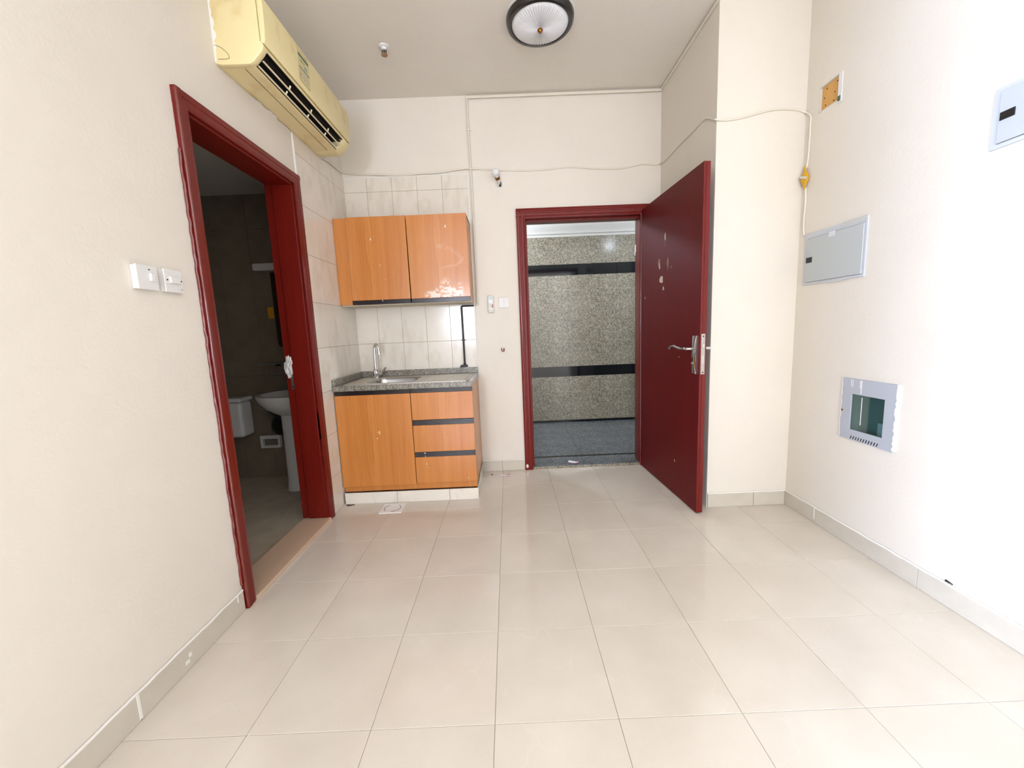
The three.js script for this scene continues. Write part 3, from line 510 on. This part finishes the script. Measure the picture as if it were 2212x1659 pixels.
// ───────────────────────── small things on the back wall
{
  const b = thing('bulb_holder', 'bare white bulb in a small wall socket above the entry door side', 'light bulb', [1.226, 2.345, 0]);
  mesh('socket', [rod([1.226, 2.34, 0.0005], [1.226, 2.34, 0.012], 0.026, 0.022), rod([1.226, 2.342, 0.01], [1.213, 2.37, 0.05], 0.015, 0.017)], M.whiteDull, b);
  mesh('collar', [rod([1.2155, 2.3645, 0.042], [1.211, 2.374, 0.056], 0.0185, 0.0185)], M.brass, b);
  mesh('bulb', [new THREE.SphereGeometry(0.028, 24, 16).translate(1.2, 2.398, 0.085), rod([1.211, 2.374, 0.056], [1.205, 2.388, 0.072], 0.014, 0.02)], M.opal, b);
  mesh('bracket', [box(1.222, 1.24, 2.318, 2.33, 0.0005, 0.02, 0.002), box(1.233, 1.24, 2.33, 2.345, 0.0005, 0.03, 0.002)], M.dark, b);
  const r = thing('remote_control', 'white air conditioner remote in a holder on the wall beside the cabinet', 'remote', [1.114, 1.347, 0]);
  mesh('holder', [box(1.089, 1.141, 1.347, 1.425, 0.0005, 0.012, 0.008)], M.white, r);
  mesh('case', [box(1.0905, 1.137, 1.352, 1.483, 0.006, 0.024, 0.007)], M.white, r);
  mesh('screen', [box(1.099, 1.128, 1.449, 1.474, 0.0235, 0.0246, 0.0005)], S(0xa9bdbb, 0.25), r);
  mesh('front_pocket', [box(1.091, 1.139, 1.3475, 1.374, 0.012, 0.028, 0.006)], M.whiteDull, r);
  const kb = [], kr = []; for (let i = 0; i < 3; i++) for (let j = 0; j < 5; j++) kb.push(box(1.098 + i * 0.007, 1.103 + i * 0.007, 1.384 + j * 0.008, 1.389 + j * 0.008, 0.0235, 0.0255, 0.0006));
  mesh('keypad', kb, S(0xb7aca0, 0.5), r); mesh('red_key', [box(1.121, 1.132, 1.386, 1.414, 0.0235, 0.0255, 0.001)], S(0xb0705c, 0.5), r);
  const w = thing('light_switch', 'white double rocker light switch beside the entry door', 'switch', [1.22, 1.384, 0]);
  mesh('plate', [box(1.18, 1.261, 1.384, 1.463, 0.0005, 0.009, 0.003)], M.white, w);
  for (const x0 of [1.192, 1.22]) mesh('rocker', [box(x0, x0 + 0.0275, 1.398, 1.45, 0.008, 0.0125, 0.0015)], M.white, w);
  const k = thing('coat_hook', 'small red brown hook on the wall below the light switch', 'hook', [1.197, 1.03, 0]);
  mesh('prongs', [tube([[1.186, 1.056, 0.001], [1.187, 1.045, 0.02], [1.19, 1.03, 0.024], [1.194, 1.034, 0.024]], 0.0032, 20, 8), tube([[1.206, 1.053, 0.001], [1.206, 1.04, 0.02], [1.203, 1.028, 0.024], [1.2, 1.034, 0.024]], 0.004, 20, 8)], S(0x7a2418, 0.4), k);
  mesh('base', [box(1.183, 1.209, 1.04, 1.06, 0.0002, 0.004, 0.001)], M.whiteDull, k);
}
// ───────────────────────── switches on the left wall
{
  const mk = (z0, z1, name, label) => { const t = thing(name, label, 'switch', [0, 1.39, (z0 + z1) / 2]); mesh('back_box', [box(0.0003, 0.016, 1.392, 1.471, z0 + 0.002, z1 - 0.002, 0.002)], M.white, t); mesh('plate', [box(0.016, 0.023, 1.39, 1.4735, z0, z1, 0.003)], M.white, t); return t; };
  const a = mk(1.868, 1.95, 'wall_switch', 'white single rocker switch with neon dot, further from bathroom doorway');
  mesh('rocker', [box(0.021, 0.03, 1.42, 1.448, 1.884, 1.903, 0.003)], M.white, a); mesh('neon_dot', [box(0.0225, 0.0236, 1.457, 1.4605, 1.8965, 1.904, 0.0005)], M.dark, a);
  const b = mk(1.76, 1.842, 'wall_switch', 'white fused spur switch with screws, nearest the bathroom doorway');
  mesh('rocker', [box(0.021, 0.031, 1.422, 1.447, 1.778, 1.823, 0.003)], M.white, b); for (const z of [1.83, 1.769]) mesh('plate_screw', [rod([0.0225, 1.434, z], [0.0238, 1.434, z], 0.003)], M.dark, b);
  mesh('printed_mark', [box(0.0226, 0.0234, 1.403, 1.4045, 1.766, 1.775)], M.dark, b);
}
// ───────────────────────── panels on the right wall
{
  const d = thing('breaker_panel', 'flush grey electrical breaker panel on the right wall near the pillar', 'electrical panel', [XR, 1.395, 1.115]);
  mesh('frame', [slabX(0.909, 1.321, 1.394, 1.682, XR - 0.008, XR - 0.0003, [[0.933, 1.311, 1.406, 1.653]])], M.panelPale, d);
  const dr = mesh('door', [box(XR - 0.014, XR - 0.001, 1.408, 1.651, 0.935, 1.309, 0.002)], M.panelGrey, d);
  mesh('latch', [box(XR - 0.0165, XR - 0.013, 1.516, 1.546, 0.938, 0.981, 0.001)], M.blackPlastic, dr);
  mesh('label_sticker', [box(XR - 0.0147, XR - 0.0138, 1.629, 1.656, 1.094, 1.137)], S(0xdedfe0, 0.5), dr);
  const smearGrey = S(0xc9c8c2, 0.6);
  for (const q of [[1.66, 1.685, 1.17, 1.322], [1.386, 1.4, 1.1, 1.2]]) mesh('paint_smear', [box(XR - 0.0092, XR - 0.0075, ...q, 0.0008)], smearGrey, d);
  const p = thing('consumer_panel', 'pale electrical panel with black latch at the right edge of the picture', 'electrical panel', [XR, 1.775, 2.0]);
  mesh('frame', [slabX(1.8, 2.22, 1.77, 1.972, XR - 0.008, XR - 0.0003, [[1.82, 2.2, 1.784, 1.958]])], M.panelPale, p);
  const pd = mesh('door', [box(XR - 0.014, XR - 0.001, 1.786, 1.956, 1.822, 2.198, 0.002)], M.panelGrey, p);
  mesh('latch', [box(XR - 0.0165, XR - 0.013, 1.859, 1.886, 1.828, 1.871, 0.001)], M.blackPlastic, pd);
  const a = thing('media_box', 'recessed grey media box with glass window and paint drips on right wall', 'wall box', [XR, 0.57, 1.395]);
  mesh('frame', [slabX(1.246, 1.546, 0.566, 0.884, XR - 0.01, XR - 0.0005, [[1.306, 1.491, 0.62, 0.806]])], S(0xb4b6ba, 0.42), a);
  const slits = []; for (let i = 0; i < 11; i++) slits.push(box(-0.0007, 0.0007, -0.009, 0.009, -0.0022, 0.0022).rotateX(0.35).translate(XR - 0.0101, 0.58, 1.322 + i * 0.0148));
  mesh('vent_slit', slits, M.dark, a);
  const gl = Ph({ color: 0xd5e2df, roughness: 0.04, transmission: 1, thickness: 0, ior: 1.5 });
  mesh('pane', [box(XR - 0.005, XR - 0.003, 0.618, 0.808, 1.304, 1.493)], gl, a);
  const grey = S(0x9fadaa, 0.6);
  mesh('back_box', [box(XR + 0.09, XR + 0.095, 0.594, 0.866, 1.264, 1.528), box(XR + 0.001, XR + 0.095, 0.594, 0.598, 1.264, 1.528), box(XR + 0.001, XR + 0.095, 0.862, 0.866, 1.264, 1.528), box(XR + 0.001, XR + 0.095, 0.594, 0.866, 1.264, 1.268), box(XR + 0.001, XR + 0.095, 0.594, 0.866, 1.524, 1.528)], grey, a);
  mesh('router', [box(XR + 0.035, XR + 0.088, 0.6, 0.675, 1.415, 1.52, 0.004)], S(0xdfe6f0, 0.5), a);
  mesh('paint_drip', [box(XR - 0.0108, XR - 0.0098, 0.812, 0.88, 1.358, 1.364, 0.0005), box(XR - 0.0108, XR - 0.0098, 0.84, 0.878, 1.352, 1.357, 0.0005), box(XR - 0.0058, XR - 0.0048, 0.652, 0.794, 1.363, 1.367, 0.0004), box(XR - 0.0108, XR - 0.0098, 0.845, 0.88, 1.3, 1.304, 0.0005), box(XR - 0.0108, XR - 0.0098, 0.84, 0.88, 1.31, 1.313, 0.0005)], M.white, a);
  mesh('screw', [rod([XR - 0.0095, 0.712, 1.257], [XR - 0.013, 0.712, 1.257], 0.005)], M.brass, a);
  const edge = []; for (let i = 0; i < 26; i++) { edge.push([XR - 0.004, mix(0.57, 0.885, i / 25), 1.244 + rnd() * 0.006]); } const e2 = []; for (let i = 0; i < 26; i++) e2.push([XR - 0.004, mix(0.57, 0.885, i / 25), 1.542 + rnd() * 0.008]);
  for (const q of [edge, e2]) mesh('paint_smear', [tube(q, 0.0075, 90, 6)], M.white, a);
  const y = thing('junction_box', 'open wall box with a tan board inside, high beside the pillar', 'junction box', [XR, 2.32, 1.01]);
  mesh('board', [box(XR + 0.012, XR + 0.016, 2.32, 2.446, 0.95, 1.08)], M.board, y);
  mesh('box_wall', [box(XR + 0.0005, XR + 0.03, 2.319, 2.3225, 0.949, 1.081), box(XR + 0.0005, XR + 0.03, 2.4435, 2.447, 0.949, 1.081), box(XR + 0.0005, XR + 0.03, 2.319, 2.447, 0.949, 0.9525), box(XR + 0.0005, XR + 0.03, 2.319, 2.447, 1.0775, 1.081)], M.whiteDull, y);
  for (const [yy, z] of [[2.425, 0.985], [2.425, 1.055], [2.385, 0.97], [2.38, 1.04], [2.345, 0.98], [2.34, 1.035]]) mesh('screw_hole', [rod([XR + 0.0125, yy, z], [XR + 0.0112, yy, z], 0.0035, 0.0035, 10)], M.dark, y);
  mesh('cover_flap', [box(XR - 0.006, XR - 0.0005, 2.3, 2.446, 1.082, 1.108, 0.002)], M.white, y);
  mesh('terminal', [box(XR - 0.01, XR - 0.004, 2.308, 2.333, 1.086, 1.101, 0.003)], S(0x3c5a4a, 0.5), y);
}
// ───────────────────────── things on the floor
{
  const d = thing('floor_drain', 'square white floor drain cover in front of the plinth', 'drain', [0.39, 0, 0.67]);
  mesh('cover', [box(0.312, 0.466, 0.0002, 0.0045, 0.597, 0.745, 0.001)], S(0xf6f3ec, 0.5), d);
  const arc = (a0, a1) => { const p = []; for (let i = 0; i <= 12; i++) { const a = mix(a0, a1, i / 12); p.push([0.389 + 0.056 * Math.cos(a), 0.0046, 0.671 + 0.056 * Math.sin(a)]); } return tube(p, 0.0016, 24, 6); };
  for (const q of [[-0.9, 1.5], [2.3, 4.1]]) mesh('slot', [arc(...q)], M.dark, d);
  const card = (name, label, cx, y, cz, rot, w, h, bend) => {
    const t = thing(name, label, 'card', [cx, y, cz], 'dropped cards');
    const sheet = (w0, w1, h0, h1, dy) => { const g = new THREE.BoxGeometry(w1 - w0, 0.0006, h1 - h0, 14, 1, 2).translate((w0 + w1) / 2, 0, (h0 + h1) / 2), p = g.attributes.position; for (let i = 0; i < p.count; i++) p.setY(i, p.getY(i) + 0.0006 + dy + bend * Math.pow(p.getX(i) / (w / 2), 2)); g.computeVertexNormals(); return g.rotateY(rot).translate(cx, y, cz); };
    mesh('sheet', [sheet(-w / 2, w / 2, -h / 2, h / 2, 0)], M.paper, t);
    for (const q of [[w * 0.18, w / 2, -h / 2, -h * 0.2], [-w / 2, w / 2, h * 0.42, h / 2]]) mesh('red_print', [sheet(...q, 0.0005)], M.red, t);
  };
  card('business_card', 'small pink and white card lying on the floor tiles beside the cabinet', 1.165, 0.0, 0.125, -0.08, 0.1, 0.04, 0.001);
  card('business_card', 'small bent red and white card lying on the entry threshold', 1.775, 0.0205, -0.075, -0.35, 0.09, 0.055, 0.006);
  const bug = thing('dead_beetle', 'tiny dark dead insect on the floor near the skirting', 'insect', [1.061, 0, 0.1]);
  mesh('body', [new THREE.SphereGeometry(0.008, 12, 8).scale(0.7, 0.5, 1.2).rotateY(0.6).translate(1.061, 0.004, 0.1)], S(0x2b1710, 0.4), bug);
  const f = thing('wall_nail', 'small black cable stub poking from right wall just above skirting', 'cable stub', [XR, 0.104, 1.83]);
  mesh('stub', [rod([XR - 0.001, 0.105, 1.815], [XR - 0.006, 0.106, 1.845], 0.004, 0.0015)], M.dark, f);
  const dirt = []; for (let i = 0; i < 16; i++) dirt.push(new THREE.IcosahedronGeometry(0.004 + rnd() * 0.006, 0).scale(1.6, 0.35, 0.8).translate(0.03 + rnd() * 0.05, 0.001, 0.578 + rnd() * 0.02));
  const dm = mesh('dirt_crumbs', dirt, S(0x4a3a30, 0.9)); tag(dm, 'dark dirt crumbs in the corner by the plinth', 'dirt'); dm.userData.kind = 'stuff';
}

// ───────────────────────── corridor beyond the entry door
{
  const f = structure('floor_corridor', 'dark grey granite corridor floor with a black inlay line', 'floor', [1.85, 0, -0.8]);
  const Y = 0.02;
  mesh('threshold_slab', box(1.376, 2.374, -0.02, Y, -0.232, 0.0, 0.002), M.greyGranite, f);
  mesh('threshold_edge', box(1.417, 2.335, 0.0, Y - 0.0005, 0.0003, 0.004, 0.001), M.granite, f);
  mesh('inlay_line', box(0.6, 4.4, -0.02, Y, -0.276, -0.234, 0.001), M.blackGranite, f);
  for (let i = 0; i < 6; i++) mesh('slab', box(0.6 + i * 0.64, 0.6 + i * 0.64 + 0.638, -0.02, Y, -1.6, -0.278, 0.001), M.greyGranite, f);
  const w = structure('wall_corridor', 'speckled granite corridor wall with two black bands', 'wall', [1.85, 0, -1.6]);
  mesh('backing', box(0.5, 4.5, 0, 2.6, -1.75, -1.622), M.grout, w);
  for (let i = 0; i < 7; i++) {
    const x0 = 0.18 + i * 0.6 + 0.0006, x1 = x0 + 0.5988;
    for (const [n, y0, y1, m] of [['skirting', 0.02, 0.046, M.blackGranite], ['granite_panel', 0.046, 0.598, M.granite], ['black_band', 0.598, 0.722, M.blackGranite], ['granite_panel', 0.722, 1.822, M.granite], ['black_band', 1.822, 1.95, M.blackGranite], ['granite_panel', 1.95, 2.285, M.granite]])
      mesh(n, box(x0, x1, y0 + 0.0005, y1 - 0.0005, -1.622, n === 'skirting' ? -1.588 : -1.6, 0.001), m, w);
  }
  const cor = [[-1.62, 2.268], [-1.596, 2.268], [-1.592, 2.29], [-1.575, 2.30], [-1.57, 2.33], [-1.53, 2.375], [-1.525, 2.395], [-1.495, 2.41], [-1.49, 2.45], [-1.62, 2.45]];
  const t = structure('trim_3', 'white moulded cornice along the corridor ceiling', 'cornice', [1.85, 2.27, -1.6]);
  mesh('moulding', sweepX(cor, 0.5, 4.5), M.whiteDull, t);
  const c = structure('ceiling_corridor', 'white corridor ceiling', 'ceiling', [1.85, 2.45, -0.9]);
  mesh('slab', box(0.5, 4.5, 2.45, 2.6, -1.75, -0.14), M.whiteDull, c);
  const e = structure('wall_corridor_ends', 'grey granite clad ends of the corridor outside the entry door', 'wall', [1.85, 0, -0.9]);
  mesh('cladding', [box(0.45, 0.6, 0, 2.6, -1.75, -0.14), box(4.4, 4.55, 0, 2.6, -1.75, -0.14), box(XP + 0.1, 4.55, 0, 2.6, -0.14, -0.1), box(0.45, 4.55, -0.14, -0.02, -1.75, -0.14)], M.greyGranite, e);
  const downlight = (x, z, power, label) => {
    const L = thing('corridor_downlight', label, 'lamp', [x, 2.45, z]);
    mesh('trim_ring', [lathe([[0.055, -0.004], [0.08, -0.004], [0.082, -0.0005], [0.055, -0.0005], [0.055, -0.004]], 40).translate(x, 2.45, z)], M.white, L);
    mesh('diffuser', [rod([x, 2.4495, z], [x, 2.447, z], 0.054, 0.054, 32)], new THREE.MeshStandardMaterial({ color: 0xffffff, emissive: new THREE.Color(0.85, 0.95, 1), emissiveIntensity: 2 }), L);
    const lamp = new THREE.PointLight(new THREE.Color(0.82, 0.94, 1.12), power); lamp.position.set(0, -0.08, 0); lamp.shadow.radius = 2.7; lamp.castShadow = true; L.add(lamp);
  };
  downlight(2.8, -0.4, 0.25, 'dim round downlight in the corridor ceiling just right of the entry door');
  downlight(3.95, -0.85, 5, 'bright round downlight at the right end of the corridor ceiling');
  downlight(1.0, -0.85, 3, 'round downlight at the left end of the corridor ceiling');
}
// ───────────────────────── bathroom beyond the doorway
{
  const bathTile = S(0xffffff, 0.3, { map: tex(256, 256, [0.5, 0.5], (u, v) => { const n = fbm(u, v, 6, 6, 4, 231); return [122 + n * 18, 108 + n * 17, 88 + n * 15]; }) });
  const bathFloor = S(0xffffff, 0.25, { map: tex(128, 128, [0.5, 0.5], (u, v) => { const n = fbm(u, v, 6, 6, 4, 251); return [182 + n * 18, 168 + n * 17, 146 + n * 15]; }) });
  const X0 = -1.85, X1 = -0.165, Z0 = -0.09, Z1 = 2.1;
  const f = structure('floor_bathroom', 'beige tiled floor of the dark bathroom', 'floor', [-1, 0, 1]);
  mesh('screed', box(X0 - 0.1, X1, -0.1, -0.003, Z0 - 0.1, Z1 + 0.1), M.grout, f);
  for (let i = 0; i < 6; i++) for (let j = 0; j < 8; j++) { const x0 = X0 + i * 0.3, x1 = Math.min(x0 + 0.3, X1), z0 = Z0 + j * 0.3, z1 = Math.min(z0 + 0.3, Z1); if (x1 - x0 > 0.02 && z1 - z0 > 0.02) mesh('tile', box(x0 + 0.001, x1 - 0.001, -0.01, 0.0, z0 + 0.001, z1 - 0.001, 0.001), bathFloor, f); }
  const w = structure('wall_bathroom', 'beige tiled walls of the dark bathroom', 'wall', [-1, 0, 1]);
  mesh('backing', [box(X0 - 0.15, X1, -0.1, H, Z0 - 0.12, Z0 - 0.008), box(X0 - 0.15, X0 - 0.008, -0.1, H, Z0, Z1 + 0.1), box(X0 - 0.15, X1, -0.1, H, Z1, Z1 + 0.12)], M.wallGrout, w);
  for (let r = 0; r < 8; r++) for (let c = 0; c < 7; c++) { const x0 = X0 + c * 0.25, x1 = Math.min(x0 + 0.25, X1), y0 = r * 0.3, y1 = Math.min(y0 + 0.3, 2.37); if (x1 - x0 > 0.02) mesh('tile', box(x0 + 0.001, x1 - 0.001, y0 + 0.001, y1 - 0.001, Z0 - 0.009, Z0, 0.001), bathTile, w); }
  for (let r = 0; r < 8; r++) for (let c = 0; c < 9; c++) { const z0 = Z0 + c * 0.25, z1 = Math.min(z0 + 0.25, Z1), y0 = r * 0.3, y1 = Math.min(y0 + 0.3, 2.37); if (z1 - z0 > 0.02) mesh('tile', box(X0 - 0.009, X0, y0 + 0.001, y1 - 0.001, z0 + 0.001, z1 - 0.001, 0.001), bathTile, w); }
  const c = structure('ceiling_bathroom', 'white lowered bathroom ceiling', 'ceiling', [-1, 2.37, 1]);
  mesh('board', box(X0 - 0.1, X1, 2.37, 2.4, Z0 - 0.1, Z1 + 0.1), M.whiteDull, c);
  const s = thing('pedestal_basin', 'white ceramic pedestal wash basin in the dark bathroom', 'basin', [-0.5, 0, 0.15]);
  const ell = (cx, cz, rx, rz, y, n = 36) => { const o = []; for (let i = 0; i < n; i++) { const a = i / n * Math.PI * 2; let z = cz + rz * Math.sin(a); z = Math.max(z, -0.088); o.push(V(cx + rx * Math.cos(a), y, z)); } return o; };
  mesh('bowl', loft([ell(-0.5, 0.16, 0.07, 0.08, 0.6), ell(-0.5, 0.16, 0.12, 0.13, 0.62), ell(-0.5, 0.15, 0.2, 0.19, 0.665), ell(-0.5, 0.14, 0.25, 0.24, 0.72), ell(-0.5, 0.14, 0.265, 0.25, 0.755), ell(-0.5, 0.14, 0.265, 0.25, 0.772), ell(-0.5, 0.14, 0.235, 0.22, 0.774), ell(-0.5, 0.15, 0.2, 0.17, 0.72), ell(-0.5, 0.16, 0.08, 0.07, 0.65)], true), M.ceramic, s);
  const ped = (r, y, z) => { const o = []; for (let i = 0; i < 28; i++) { const a = i / 28 * Math.PI * 2; o.push(V(-0.5 + r * Math.cos(a), y, z + r * 0.85 * Math.sin(a))); } return o; };
  mesh('pedestal', loft([ped(0.082, 0.0, 0.21), ped(0.08, 0.02, 0.21), ped(0.073, 0.1, 0.21), ped(0.07, 0.4, 0.21), ped(0.076, 0.62, 0.2)], true), M.ceramic, s);
  const t = thing('toilet', 'white ceramic toilet with cistern beside the basin in the bathroom', 'toilet', [-1.25, 0, 0.1]);
  mesh('cistern', [box(-1.45, -0.985, 0.4, 0.7, -0.088, 0.07, 0.03)], M.ceramic, t);
  mesh('cistern_lid', [box(-1.46, -0.975, 0.7, 0.735, -0.088, 0.08, 0.012)], M.ceramic, t);
  const tr = (rx, rz, y, cz) => { const o = []; for (let i = 0; i < 32; i++) { const a = i / 32 * Math.PI * 2; o.push(V(-1.24 + rx * Math.cos(a), y, cz + rz * Math.sin(a))); } return o; };
  mesh('pan', loft([tr(0.11, 0.2, 0, 0.2), tr(0.1, 0.19, 0.12, 0.2), tr(0.15, 0.25, 0.3, 0.24), tr(0.185, 0.29, 0.39, 0.26), tr(0.185, 0.29, 0.4, 0.26)], true), M.ceramic, t);
  mesh('seat_lid', loft([tr(0.185, 0.25, 0.402, 0.3), tr(0.187, 0.252, 0.415, 0.3), tr(0.17, 0.23, 0.425, 0.3)], true), M.ceramic, t);
  const m = thing('bathroom_mirror', 'tall mirror with rounded lower corner above the bathroom basin', 'mirror', [-0.5, 1.13, -0.08]);
  const ms = new THREE.Shape(); ms.moveTo(-0.7, 1.75); ms.lineTo(-0.7, 1.175); ms.quadraticCurveTo(-0.7, 1.135, -0.655, 1.135); ms.lineTo(-0.345, 1.135); ms.quadraticCurveTo(-0.3, 1.135, -0.3, 1.175); ms.lineTo(-0.3, 1.75); ms.closePath();
  mesh('glass', new THREE.ExtrudeGeometry(ms, { depth: 0.006, bevelEnabled: false }).translate(0, 0, Z0 + 0.001), M.mirror, m);
  const g = thing('glass_shelf', 'narrow glass shelf between mirror and bathroom basin', 'shelf', [-0.5, 1.0, -0.03]);
  mesh('shelf', [box(-0.82, -0.25, 1.0, 1.008, Z0 + 0.002, Z0 + 0.12, 0.002)], Ph({ color: 0xcfd8d2, roughness: 0.1, transmission: 0.6, thickness: 0 }), g); mesh('bracket', [box(-0.72, -0.7, 0.98, 1.0, Z0 + 0.001, Z0 + 0.05, 0.003)], M.dark, g);
  const l = thing('bathroom_light', 'unlit strip light fitting above the bathroom mirror', 'light fitting', [-0.55, 1.78, -0.06]);
  mesh('housing', [box(-0.81, -0.3, 1.76, 1.82, Z0 + 0.001, Z0 + 0.06, 0.01)], M.whiteDull, l);
  const k = thing('socket_cover', 'yellow sticker plate on the bathroom wall left of the mirror', 'sticker', [-0.73, 1.39, -0.09]);
  mesh('plate', [box(-0.755, -0.708, 1.375, 1.47, Z0 + 0.0002, Z0 + 0.006, 0.001)], S(0xd79a20, 0.5), k);
  const b = thing('paper_holder', 'white toilet paper holder on the bathroom wall behind the basin', 'holder', [-0.85, 0.28, -0.06]);
  mesh('frame', [slabZ(-0.94, -0.77, 0.27, 0.38, Z0 + 0.001, Z0 + 0.03, [[-0.92, -0.79, 0.29, 0.35]])], M.white, b);
  mesh('waste_hose', [tube([[-0.53, 0.63, 0.12], [-0.6, 0.56, 0.08], [-0.72, 0.57, 0.02], [-0.82, 0.62, -0.03], [-0.88, 0.66, -0.06]], 0.02, 50, 10)], M.blackPlastic, s);
  mesh('bottle_trap', [new THREE.SphereGeometry(0.075, 20, 14).scale(1, 1.15, 0.6).translate(-0.735, 0.475, -0.035)], M.blackPlastic, s);
}

renderer.render(scene, camera);
